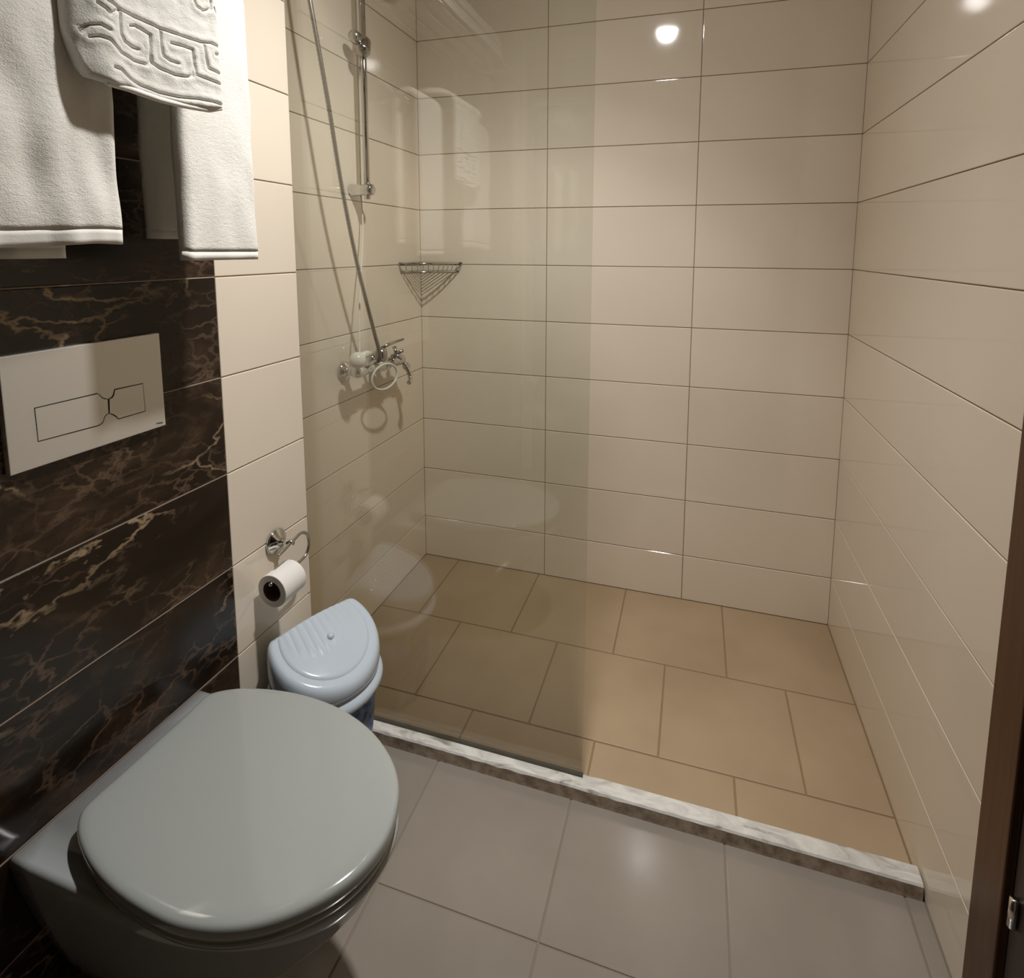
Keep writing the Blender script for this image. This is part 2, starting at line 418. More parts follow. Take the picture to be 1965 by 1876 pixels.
# ------------------------------------------------------------------ curb
def curb():
    yb, yf, zt = -0.8445, -0.886, 0.0358
    bm = bmesh.new(); n = 150; rings = []
    x0, x1 = XT + 0.001, X - 0.004
    for i in range(n + 1):
        x = x0 + (x1 - x0) * i / n
        q = noise.noise(Vector((x * 38, 0, 0))) * 0.0022 + noise.noise(Vector((x * 140, 3, 0))) * 0.001
        c = abs(noise.noise(Vector((x * 16, 9, 0)))) ** 2 * 0.012
        c2 = abs(noise.noise(Vector((x * 13, 29, 0)))) ** 2 * 0.010
        rings.append([(x, yb, 0.0), (x, yb, zt - 0.002 - c2 * .4), (x, yb - 0.002 - c2, zt), (x, yf + 0.010, zt), (x, yf + 0.004 + q * .5 + c * .5, zt - 0.001), (x, yf + 0.001 + q * .4, zt - 0.005 - c * .5), (x, yf + q * .4, 0.006), (x, yf - 0.0005 + q * .4, 0.0)])
    loft(bm, rings)
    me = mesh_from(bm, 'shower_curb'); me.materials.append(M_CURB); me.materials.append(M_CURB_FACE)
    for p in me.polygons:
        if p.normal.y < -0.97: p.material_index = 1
    o = link('shower_curb', me)
    tag(o, 'low white marble shower curb with grey veins and a worn chipped edge', 'curb')
curb()
# a short return of the curb inside the recess
o = link('curb_return', mesh_from(box_bm(0.001, XT, YG + 0.0012, -0.8445, 0.0, 0.0358, 0.001, 1), 'curb_return'), M_CURB)
tag(o, 'short end of the white marble curb inside the shower recess behind the tiled corner', 'curb')

# ------------------------------------------------------------------ glass screen
def glass():
    root = tag(empty('glass_screen', (0.44, -0.8515, 0.0358)), 'fixed frameless greenish glass shower screen standing on the white marble curb', 'shower screen')
    x0, x1, z0, z1, rc = 0.003, 0.8745, 0.0385, 2.24, 0.20
    out = [(x0, z0), (x1, z0)] + [(x1, z0 + (z1 - rc - z0) * k / 6) for k in range(1, 6)]
    out += [(x1 - rc + rc * math.cos(a), z1 - rc + rc * math.sin(a)) for a in [PI / 2 * k / 16 for k in range(17)]] + [(x0, z1)]
    bm = bmesh.new()
    f = [bm.verts.new((x, -0.856, z)) for x, z in out]; b = [bm.verts.new((x, -0.848, z)) for x, z in out]
    bm.faces.new(f); bm.faces.new(b[::-1]); n = len(out)
    for k in range(n):
        fc = bm.faces.new((f[k], b[k], b[(k + 1) % n], f[(k + 1) % n]))
    me = mesh_from(bm, 'pane'); me.materials.append(M_GLASS)
    part(root, 'pane', me, None)
    # dark bottom seal / silicone bead
    part(root, 'bottom_seal', box_bm(0.003, 0.8745, -0.8575, -0.8465, 0.0362, 0.0392), base_mat('seal', rgb(70, 66, 52), 0.4), False, 'dark thin bottom seal')
glass()

# ------------------------------------------------------------------ door frame on the right
dr = struct(empty('door_1', (X, -1.5, 0)))
part(dr, 'door_architrave', box_bm(X - 0.014, X + 0.001, -1.150, YD - 0.001, 0.0, 2.12, 0.003), M_WOOD)
part(dr, 'door_architrave', box_bm(X - 0.014, X + 0.001, -2.018, -1.938, 0.0, 2.12, 0.003), M_WOOD)
part(dr, 'door_architrave', box_bm(X - 0.014, X + 0.001, -1.937, -1.151, 2.04, 2.12, 0.003), M_WOOD)
part(dr, 'door_leaf', box_bm(X - 0.004, X + 0.002, -1.930, -1.158, 0.006, 2.035, 0.002), base_mat('dark_door', rgb(34, 18, 16), 0.4))
hg = bmesh.new(); tube(hg, [(X - 0.009, -1.172, 0.325), (X - 0.009, -1.172, 0.372)], 0.006, 14)
part(dr, 'door_hinge', hg, M_BRASS, True)

d2 = struct(empty('added_rear_door', (0.72, YF, 0)))  # unseen brown door, added behind the camera to cut bounce light
part(d2, 'door_leaf', box_bm(0.26, 1.18, YF - 0.001, YF + 0.030, 0.004, 2.06, 0.003), M_WOOD)
for a, b in ((0.185, 0.258), (1.182, 1.255)):
    part(d2, 'door_architrave', box_bm(a, b, YF - 0.001, YF + 0.020, 0.002, 2.14, 0.003), M_WOOD)
part(d2, 'door_architrave', box_bm(0.258, 1.182, YF - 0.001, YF + 0.020, 2.065, 2.14, 0.003), M_WOOD)

# ------------------------------------------------------------------ toilet
YC = -1.405
LID = [(0.181, -1.272), (0.22, -1.247), (0.283, -1.229), (0.366, -1.2205), (0.455, -1.227), (0.536, -1.25), (0.600, -1.285), (0.642, -1.324), (0.664, -1.366), (0.673, -1.411), (0.666, -1.455), (0.645, -1.495), (0.612, -1.530), (0.575, -1.557), (0.535, -1.576), (0.490, -1.588), (0.437, -1.593), (0.352, -1.587), (0.279, -1.572), (0.22, -1.550), (0.187, -1.527), (0.178, -1.505), (0.179, -1.450), (0.179, -1.39), (0.179, -1.33), (0.177, -1.295)]
def closed_spline(p, n=5):
    out = []; L = len(p)
    for i in range(L):
        p0, p1, p2, p3 = [Vector((*p[(i + d) % L], 0)) for d in (-1, 0, 1, 2)]
        for k in range(n):
            t = k / n
            q = 0.5 * ((2 * p1) + (p2 - p0) * t + (2 * p0 - 5 * p1 + 4 * p2 - p3) * t * t + (3 * p1 - p0 - 3 * p2 + p3) * t ** 3)
            out.append((q.x, q.y))
    return out
def inset(out, d):
    n = len(out); r = []
    for i in range(n):
        a, b = Vector(out[i - 1]), Vector(out[(i + 1) % n]); t = (b - a).normalized()
        r.append((out[i][0] + t.y * d, out[i][1] - t.x * d))
    return r
lid_o = closed_spline(LID)   # clockwise seen from above: inward is (t.y, -t.x)
def toilet():
    root = tag(empty('toilet', (XT, YC, 0.0)), 'white wall-hung toilet with closed rounded lid in front of dark marble tiles', 'toilet')
    # --- bowl: flat-backed loft
    def ring(z, hw, xs_, tip, xb=XT + 0.0006, n=28, e=2.15, cy=YC):
        pts = []
        for k in range(7): pts.append((xb, cy + hw - 2 * hw * k / 6, z))
        for k in range(1, 6): pts.append((xb + (xs_ - xb) * k / 6, cy - hw, z))
        for k in range(2 * n + 1):
            a = -PI / 2 + PI * k / (2 * n); c, s = math.cos(a), math.sin(a)
            pts.append((xs_ + (tip - xs_) * abs(c) ** (2 / e), cy + hw * math.copysign(abs(s) ** (2 / e), s), z))
        for k in range(5, 0, -1): pts.append((xb + (xs_ - xb) * k / 6, cy + hw, z))
        return pts
    R = [ring(0.075, 0.085, 0.20, 0.33), ring(0.085, 0.098, 0.21, 0.37), ring(0.14, 0.118, 0.24, 0.46), ring(0.21, 0.138, 0.27, 0.545), ring(0.28, 0.155, 0.31, 0.605),
         ring(0.33, 0.166, 0.345, 0.640), ring(0.362, 0.1715, 0.36, 0.656), ring(0.384, 0.1745, 0.365, 0.668), ring(0.391, 0.1735, 0.365, 0.667), ring(0.3955, 0.1705, 0.365, 0.663), ring(0.3965, 0.166, 0.365, 0.659)]
    bm = bmesh.new(); loft(bm, R)
    part(root, 'bowl', bm, M_CERAMIC, True)
    # seat ring
    bm = bmesh.new(); o1 = inset(lid_o, 0.004)
    o1 = [(max(x, 0.196), y) for x, y in o1]
    def lv(o_, z): return [(x, y, z) for x, y in o_]
    loft(bm, [lv(inset(o1, 0.006), 0.3975), lv(inset(o1, 0.001), 0.401), lv(o1, 0.407), lv(inset(o1, 0.002), 0.4135), lv(inset(o1, 0.010), 0.415)])
    part(root, 'seat', bm, M_SEAT, True)
    # lid with soft rounded edge and slight dome
    bm = bmesh.new()
    prof = [(0.012, 0.4165), (0.003, 0.4172), (0.0004, 0.4195), (0.0, 0.4255), (0.0, 0.4330), (0.0008, 0.4370), (0.0025, 0.4398), (0.0050, 0.4415)]
    cx, cy = 0.42, YC
    def shrink(d): return [(cx + (x - cx) * (1 - d / 0.20), cy + (y - cy) * (1 - d / 0.20)) for x, y in lid_o]
    rings = [lv(shrink(d), z) for d, z in prof]
    base = shrink(0.0050)
    for s, z in ((0.975, 0.4428), (0.945, 0.4435), (0.88, 0.4440), (0.70, 0.4446), (0.45, 0.4450), (0.2, 0.4452)):
        rings.append([(cx + (x - cx) * s, cy + (y - cy) * s, z) for x, y in base])
    loft(bm, rings)
    part(root, 'lid', bm, M_SEAT, True)
    # hinges behind the lid
    for y in (-1.335, -1.475):
        bm = bmesh.new(); tube(bm, [(0.176, y - 0.018, 0.408), (0.176, y + 0.018, 0.408)], 0.0085, 14)
        part(root, 'hinge', bm, M_SEAT, True)
toilet()

# ------------------------------------------------------------------ flush plate
def on_plane_x(u, v, x):
    d = fwd + r2 * ((u - 1022.84) / 1055.8) - u2 * ((v - 599.79) / 1055.8)
    C_ = cam.matrix_world.translation
    return C_ + d * ((x - C_.x) / d.x)
def flush_plate():
    q = [on_plane_x(u, v, XT + 0.012) for u, v in ((0, 682), (307, 641), (317, 818), (15, 912))]
    y0, y1 = (q[0].y + q[3].y) / 2, (q[1].y + q[2].y) / 2; z0, z1 = (q[2].z + q[3].z) / 2, (q[0].z + q[1].z) / 2
    root = tag(empty('flush_plate', (XT, (y0 + y1) / 2, z0)), 'rectangular brushed metal dual flush plate on the dark marble wall above the toilet', 'flush plate')
    xf = XT + 0.012
    part(root, 'plate', box_bm(XT + 0.0005, xf, y0, y1, z0, z1, 0.0012, 2), M_STEEL)
    def poly(pts, x0, x1, m, name, label=None):
        yz = [(on_plane_x(a / 3.752, 600 + b / 3.752, xf)) for a, b in pts]
        c = sum(yz, Vector()) / len(yz)
        bm = bmesh.new()
        F = [bm.verts.new((x1, p.y, p.z)) for p in yz]; B = [bm.verts.new((x0, p.y, p.z)) for p in yz]
        bm.faces.new(F); bm.faces.new(B[::-1])
        for k in range(len(F)): bm.faces.new((F[k], F[(k + 1) % len(F)], B[(k + 1) % len(F)], B[k]))
        return part(root, name, bm, m, False, label)
    A = [(250, 690), (700, 585), (716, 598), (728, 612), (748, 621), (772, 624), (778, 722), (760, 732), (746, 752), (738, 782), (720, 800), (703, 808), (275, 922)]
    B_ = [(786, 622), (808, 612), (820, 592), (826, 556), (1025, 512), (1041, 705), (850, 760), (836, 742), (812, 728), (788, 722)]
    def grow(P_, g):
        cx = sum(p[0] for p in P_) / len(P_); cy = sum(p[1] for p in P_) / len(P_); o_ = []
        for i in range(len(P_)):
            a = Vector(P_[i - 1]); b = Vector(P_[(i + 1) % len(P_)]); t = (b - a).normalized()
            o_.append((P_[i][0] + t.y * g, P_[i][1] - t.x * g))
        return o_
    poly(grow(A, 8), xf - 0.0005, xf + 0.00025, M_BLACK, 'button_gap'); poly(grow(B_, 8), xf - 0.0005, xf + 0.00025, M_BLACK, 'button_gap')
    poly(A, xf, xf + 0.0010, M_STEEL, 'flush_button', 'long left flush button'); poly(B_, xf, xf + 0.0010, M_STEEL, 'flush_button', 'short right flush button')
    # tiny maker's lettering in the lower right corner
    bm = bmesh.new()
    for a in (1128, 1137, 1145, 1152, 1160, 1167):
        p = on_plane_x(a / 3.752, 600 + (797 - (a - 1128) * 0.16) / 3.752, xf)
        c = bmesh.ops.create_cube(bm, size=1)
        for v in c['verts']: v.co = Vector((xf + 0.0001 + v.co.x * 0.0004, p.y + v.co.y * 0.0013, p.z + v.co.z * 0.0030))
    part(root, 'logo', bm, M_BLACK, False, 'tiny dark maker lettering')
flush_plate()

# ------------------------------------------------------------------ toilet roll holder and roll
def roll_holder():
    xp = XT + 0.055
    root = tag(empty('toilet_roll_holder', (XT, -1.005, 0.60)), 'chrome wall-mounted toilet roll holder with bent wire arm beside the marble', 'roll holder')
    c = (XT + 0.0005, -1.000, 0.610)
    bm = bmesh.new(); lathe(bm, [(0.0, 0.0), (0.031, 0.0), (0.0325, 0.004), (0.029, 0.009), (0.018, 0.013), (0.014, 0.018), (0.0, 0.019)], c, (1, 0, 0), 36)
    part(root, 'rose', bm, M_CHROME, True)
    bm = bmesh.new(); tube(bm, [(XT + 0.012, -1.000, 0.610), (xp + 0.004, -1.006, 0.618)], 0.007, 16)
    part(root, 'post', bm, M_CHROME, True)
    pts = spline([(xp, -1.052, 0.608), (xp, -1.03, 0.613), (xp, -0.995, 0.621), (xp, -0.972, 0.625), (xp, -0.954, 0.616), (xp, -0.945, 0.598), (xp, -0.945, 0.577), (xp, -0.955, 0.560), (xp, -0.975, 0.554), (xp, -1.02, 0.553), (xp, -1.082, 0.553)], 6)
    bm = bmesh.new(); tube(bm, pts, 0.0038, 12)
    part(root, 'wire_arm', bm, M_CHROME_D, True)
    yc0, yc1, zc, ro, ri = -1.077, -1.006, 0.5335, 0.0400, 0.0245
    r = tag(empty('toilet_roll', (xp, (yc0 + yc1) / 2, zc - ro)), 'partly used white toilet paper roll hanging on the chrome wire arm', 'toilet paper')
    bm = bmesh.new(); L = yc1 - yc0
    lathe(bm, [(ri, 0), (ro - 0.001, 0), (ro, 0.001), (ro, L - 0.001), (ro - 0.001, L), (ri, L), (ri, 0)], (xp, yc0, zc), (0, 1, 0), 48)
    part(r, 'paper', bm, M_PAPER, False)
    bm = bmesh.new(); lathe(bm, [(ri - 0.0001, -0.0004), (ri - 0.0012, -0.0004), (ri - 0.0012, L + 0.0004), (ri - 0.0001, L + 0.0004), (ri - 0.0001, -0.0004)], (xp, yc0, zc), (0, 1, 0), 48)
    part(r, 'core', bm, M_CARD, True, 'brown cardboard core')
roll_holder()

# ------------------------------------------------------------------ bin
def bin_():
    cx, cy = 0.250, -1.0045
    root = tag(empty('waste_bin', (cx, cy, 0)), 'small bathroom bin with glossy white tilting lid and mottled blue body beside the toilet', 'bin')
    bm = bmesh.new(); lathe(bm, [(0.0, 0.001), (0.092, 0.001), (0.098, 0.006), (0.121, 0.262), (0.118, 0.264), (0.0, 0.264)], (cx, cy, 0), (0, 0, 1), 64)
    part(root, 'body', bm, M_BLUE, True, 'mottled blue tapered body')
    bm = bmesh.new(); lathe(bm, [(0.118, 0.262), (0.128, 0.260), (0.1345, 0.264), (0.137, 0.272), (0.1345, 0.281), (0.128, 0.286), (0.124, 0.290), (0.122, 0.296), (0.117, 0.296), (0.118, 0.262)], (cx, cy, 0), (0, 0, 1), 72)
    part(root, 'collar', bm, M_PLASTIC, True)
    # roof-like cap: a straight ridge towards the wall, the flap sloping down to the room
    S = 96; DX, DY = 0.929, -0.370
    def zc(x, y):
        sv = x * DX + y * DY; tv = -x * DY + y * DX
        if sv >= -0.046: f = 1 - (sv + 0.046) / 0.174
        else: f = 1 - ((-0.046 - sv) / 0.082) ** 1.3 * 0.85
        k = 1 / (1 + math.exp(-(sv + 0.046) / 0.004))
        return 0.330 + 0.078 * f + 0.012 * (1 - (tv / 0.12) ** 2) * max(0, f) - 0.002 * math.exp(-((sv + 0.046) / 0.008) ** 2)
    def ringz(r, dz, low=1.0, sag=0.0):
        return [(cx + r * math.cos(2 * PI * k / S), cy + r * math.sin(2 * PI * k / S), 0.297 + (zc(r * math.cos(2 * PI * k / S), r * math.sin(2 * PI * k / S)) - 0.297) * low + dz) for k in range(S)]
    bm = bmesh.new()
    rings = [[(cx + 0.122 * math.cos(2 * PI * k / S), cy + 0.122 * math.sin(2 * PI * k / S), 0.2955) for k in range(S)],
             [(cx + 0.127 * math.cos(2 * PI * k / S), cy + 0.127 * math.sin(2 * PI * k / S), 0.297) for k in range(S)],
             ringz(0.1300, 0, 0.35), ringz(0.1300, 0, 0.65), ringz(0.1285, -0.001, 0.87), ringz(0.1250, 0.000, 0.97), ringz(0.1200, 0.001), ringz(0.1140, 0.001), ringz(0.1080, 0.0)]
    for q in range(1, 14): rings.append(ringz(0.1080 * (1 - q / 14), -0.0005))
    loft(bm, rings, True, True)
    part(root, 'lid_ring', bm, M_PLASTIC, True)
    # flap: part disc in front of the ridge with shell ribs
    bm = bmesh.new(); NS, NT = 90, 150; RF = 0.104
    top = []
    for i in range(NS + 1):
        row = []
        for j in range(NT + 1):
            v = -1 + 2 * j / NT
            s0 = -0.044; sv = s0 + (RF - s0) * i / NS
            half = math.sqrt(max(1e-6, RF * RF - sv * sv)); tv = v * half
            x = sv * DX - tv * DY * -1 * -1 if False else sv * DX + tv * 0.370; y = sv * DY + tv * 0.929
            rr = math.hypot(sv, tv); e = min(RF - rr, (sv - s0) + 0.006)
            rim = 0.0035 * (1 - math.exp(-max(0, e) / 0.0022))
            m_ = max(0.0, min(1.0, (0.050 - sv - (tv / 0.085) ** 2 * 0.030) / 0.022)) * max(0.0, min(1.0, (0.092 - abs(tv)) / 0.012))
            rib = 0.0022 * m_ * (abs(math.sin(PI * (tv * (1 - sv * 1.6)) / 0.0185)) - 0.5)
            z = zc(x, y) + rim + rib + 0.002 * (1 - (rr / RF) ** 2)
            row.append(bm.verts.new((cx + x, cy + y, z)))
        top.append(row)
    for A_, B_ in zip(top, top[1:]):
        for j in range(NT): 
            try: bm.faces.new((A_[j], A_[j + 1], B_[j + 1], B_[j]))
            except ValueError: pass
    bmesh.ops.remove_doubles(bm, verts=bm.verts[:], dist=1e-5)
    part(root, 'lid_flap', bm, M_PLASTIC, True, 'tilting flap with shell ribs')
    kx, ky = 0.016 * DX + 0.004, 0.016 * DY + 0.004
    bm = bmesh.new(); lathe(bm, [(0.0095, -0.003), (0.0090, 0.003), (0.0065, 0.0068), (0.0, 0.0080)], (cx + kx, cy + ky, zc(kx, ky) + 0.005), (0.35, -0.15, 1), 20)
    part(root, 'lid_knob', bm, M_PLASTIC, True)
bin_()

# ------------------------------------------------------------------ corner basket
def basket():
    z1, z0, a, b = 1.283, 1.250, 0.180, 0.187
    root = tag(empty('corner_basket', (0.0, 0.0, z0)), 'small triangular chrome wire soap basket in the tiled shower corner', 'soap basket')
    def outline(s, z, e=0.004):
        # wall side - bowed front - wall side
        p = [(e, -a * s, z)]
        for k in range(1, 12):
            t = k / 12; q = 1 - math.sin(PI * t) * 0.0
            x = e + (b * s - e) * t; y = -a * s * (1 - t) - e * t
            bow = 0.034 * math.sin(PI * t) * s
            p.append((x + bow * 0.7, y - bow * 0.7, z))
        p.append((b * s, -e, z)); return p
    for s, z, nm in ((1.0, z1, 'top_rim'), (0.93, z0, 'bottom_rim')):
        p = outline(s, z); bm = bmesh.new()
        tube(bm, [(0.006, -0.006, z)] + p + [(0.006, -0.006, z)], 0.0034 if nm == 'top_rim' else 0.0026, 8)
        part(root, nm, bm, M_CHROME, True)
    t = outline(1.0, z1); q = outline(0.93, z0)
    for i in range(0, 13):
        bm = bmesh.new(); tube(bm, [t[i], q[i]], 0.0017, 6); part(root, 'side_wire', bm, M_CHROME, True)
    for k in range(1, 9):
        s = 0.93 * k / 9.0
        bm = bmesh.new(); p = outline(0.93, z0)
        A_ = (0.004, -a * s, z0); B_ = (b * s, -0.004, z0)
        tube(bm, [A_, B_], 0.0018, 6); part(root, 'base_wire', bm, M_CHROME, True)
basket()

# ------------------------------------------------------------------ shower set
def shower():
    # rail
    yr, xr = -0.468, 0.060
    root = tag(empty('shower_rail', (0.0, yr, 1.50)), 'chrome vertical shower rail on the left shower wall behind the glass', 'shower rail')
    bm = bmesh.new(); tube(bm, [(xr, yr, 1.500), (xr, yr, 2.26)], 0.0095, 20); part(root, 'rail', bm, M_CHROME, True)
    for z, nm in ((1.530, 'lower_bracket'), (2.235, 'upper_bracket')):
        bm = bmesh.new(); lathe(bm, [(0, 0.0), (0.020, 0.0), (0.021, 0.006), (0.019, 0.012), (0.017, 0.05), (0.019, 0.066), (0.018, 0.078), (0.012, 0.083), (0.0, 0.084)], (0.0, yr, z), (1, 0, 0), 28)
        part(root, nm, bm, M_CHROME, True)
    bm = bmesh.new(); lathe(bm, [(0, -0.034), (0.020, -0.034), (0.023, -0.026), (0.023, 0.026), (0.018, 0.036), (0, 0.037)], (xr, yr, 1.975), (0.25, -0.5, -0.55), 24)
    part(root, 'slider', bm, M_CHROME_D, True)
    bm = bmesh.new(); lathe(bm, [(0, -0.0), (0.014, 0.0), (0.019, 0.010), (0.019, 0.026), (0.014, 0.036), (0, 0.038)], (xr - 0.005, yr - 0.012, 1.992), (-0.1, -1, 0.12), 20)
    part(root, 'slider_knob', bm, M_CHROME_D, True)
    # hand shower parked high on the rail
    hs = tag(empty('hand_shower', (0.09, -0.60, 2.09)), 'chrome hand shower parked at the top of the rail, its hose hanging down', 'shower head')
    bm = bmesh.new(); tube(bm, spline([(0.078, -0.765, 2.08), (0.080, -0.68, 2.14), (0.085, -0.55, 2.21), (0.105, -0.45, 2.27), (0.15, -0.40, 2.30)], 5), [0.011] * 12 + [0.013] * 9, 16)
    part(hs, 'handle', bm, M_CHROME, True)
    bm = bmesh.new(); lathe(bm, [(0, -0.018), (0.02, -0.016), (0.045, -0.004), (0.050, 0.004), (0.049, 0.014), (0.044, 0.016), (0, 0.016)], (0.165, -0.385, 2.29), (0.55, -0.05, -0.83), 36)
    part(hs, 'spray_head', bm, M_CHROME, True)
    # mixer
    mx = tag(empty('shower_mixer', (0.0, -0.40, 0.90)), 'chrome two-handle shower mixer tap low on the left shower wall', 'mixer tap')
    for y in (-0.545, -0.365):
        bm = bmesh.new(); lathe(bm, [(0, 0.0), (0.032, 0.0), (0.033, 0.004), (0.029, 0.012), (0.017, 0.018), (0.013, 0.022), (0.013, 0.045), (0.016, 0.046), (0.016, 0.06)], (0.0, y, 0.940), (1, 0, 0), 28)
        part(mx, 'wall_flange', bm, M_CHROME, True)
    bm = bmesh.new(); lathe(bm, [(0, -0.150), (0.015, -0.150), (0.020, -0.140), (0.020, -0.105), (0.016, -0.100), (0.017, -0.05), (0.022, -0.045), (0.023, 0.0), (0.022, 0.045), (0.017, 0.05), (0.016, 0.100), (0.020, 0.105), (0.020, 0.14), (0.015, 0.150), (0, 0.150)], (0.066, -0.430, 0.940), (0, 1, -0.04), 28)
    part(mx, 'body', bm, M_CHROME, True)
    bm = bmesh.new(); lathe(bm, [(0, 0.015), (0.017, 0.015), (0.020, 0.020), (0.021, 0.045), (0.017, 0.056), (0.008, 0.062), (0, 0.063)], (0.066, -0.428, 0.940), (0.1, 0, 1), 24)
    part(mx, 'cartridge_cap', bm, M_CHROME_D, True)
    bm = bmesh.new(); tube(bm, [(0.075, -0.428, 1.002), (0.085, -0.40, 1.010), (0.100, -0.33, 1.017)], [0.006, 0.0055, 0.004], 10)
    part(mx, 'lever', bm, M_CHROME_D, True)
    for ang in (0, 1, 2, 3):
        bm = bmesh.new(); a = ang * PI / 2 + 0.5
        c0 = Vector((0.070, -0.330, 0.962)); tube(bm, [c0, c0 + Vector((math.cos(a) * 0.026, 0.010, math.sin(a) * 0.026))], [0.006, 0.0075], 10)
        part(mx, 'handle_spoke', bm, M_CHROME_D, True)
    bm = bmesh.new(); bmesh.ops.create_uvsphere(bm, u_segments=20, v_segments=12, radius=0.0155, matrix=Matrix.Translation((0.075, -0.268, 0.905)))
    part(mx, 'end_knob', bm, M_CHROME, True)
    bm = bmesh.new(); tube(bm, spline([(0.078, -0.290, 0.920), (0.09, -0.284, 0.895), (0.10, -0.285, 0.868), (0.105, -0.305, 0.850)], 5), 0.0085, 14)
    part(mx, 'spout', bm, M_CHROME, True)
    # hose
    pts = spline([(0.078, -0.765, 2.083), (0.090, -0.752, 1.97), (0.100, -0.712, 1.75), (0.100, -0.660, 1.515), (0.095, -0.585, 1.28), (0.090, -0.500, 1.07), (0.086, -0.462, 0.985), (0.074, -0.455, 0.955)], 40)
    bm = bmesh.new(); rr = [0.0068 if i % 2 else 0.0056 for i in range(len(pts))]
    tube(bm, pts, rr, 12)
    tag(link('shower_hose', mesh_from(bm, 'shower_hose', True), M_HOSE), 'ribbed metal shower hose hanging from the hand shower down to the mixer', 'hose')
    # pull cord
    pc = tag(empty('pull_cord', (0.03, -0.45, 1.0)), 'thin white pull cord with a white ball and ring resting on the mixer', 'pull cord')
    cpts = spline([(0.012, -0.430, H), (0.014, -0.432, 1.9), (0.016, -0.438, 1.56), (0.03, -0.455, 1.40), (0.055, -0.520, 1.20), (0.075, -0.560, 1.06), (0.088, -0.580, 0.995)], 10)
    bm = bmesh.new(); tube(bm, cpts, 0.0024, 8); part(pc, 'cord', bm, M_WHITE, True)
    bm = bmesh.new(); lathe(bm, [(0, -0.026), (0.010, -0.025), (0.020, -0.018), (0.0255, -0.006), (0.0255, 0.006), (0.020, 0.018), (0.010, 0.025), (0, 0.026)], (0.093, -0.600, 0.992), (0.1, 0.2, 1), 28)
    part(pc, 'ball', bm, M_WHITE, True)
    bm = bmesh.new(); tube(bm, [(0.093, -0.585, 1.000), (0.098, -0.555, 1.005), (0.100, -0.530, 1.003)], [0.013, 0.011, 0.006], 14); part(pc, 'ball_neck', bm, M_WHITE, True)
    c0 = Vector((0.092, -0.445, 0.905)); ring = [c0 + Vector((0.010 * math.cos(a), math.cos(a) * 0.064, math.sin(a) * 0.043)) for a in [2 * PI * k / 40 for k in range(40)]]
    bm = bmesh.new(); tube(bm, ring, 0.0040, 8, closed=True); part(pc, 'pull_ring', bm, M_WHITE, True)
shower()

# ------------------------------------------------------------------ towel rack
def rack():
    root = tag(empty('towel_rack', (XT, -1.47, 1.76)), 'chrome wall towel rack with a shelf of bars above the toilet', 'towel rack')
    ya, yb = -1.83, -1.16
    for y in (ya, yb):
        bm = bmesh.new(); tube(bm, [(XT + 0.001, y, 2.055), (0.345, y, 2.055)], 0.007, 12); part(root, 'shelf_arm', bm, M_CHROME, True)
        bm = bmesh.new(); tube(bm, [(XT + 0.012, y, 2.055), (XT + 0.05, y, 1.85), (0.232, y, 1.790)], 0.006, 12); part(root, 'side_arm', bm, M_CHROME, True)
        bm = bmesh.new(); lathe(bm, [(0, 0), (0.022, 0), (0.022, 0.006), (0.012, 0.012), (0, 0.012)], (XT, y, 2.055), (1, 0, 0), 24); part(root, 'wall_rose', bm, M_CHROME, True)
    for x in (0.165, 0.225, 0.285, 0.345):
        bm = bmesh.new(); tube(bm, [(x, ya, 2.060), (x, yb, 2.060)], 0.0065, 12); part(root, 'shelf_bar', bm, M_CHROME, True)
    bm = bmesh.new(); tube(bm, [(0.232, ya, 1.790), (0.232, yb, 1.790)], 0.008, 12); part(root, 'hanging_rail', bm, M_CHROME, True)
rack()

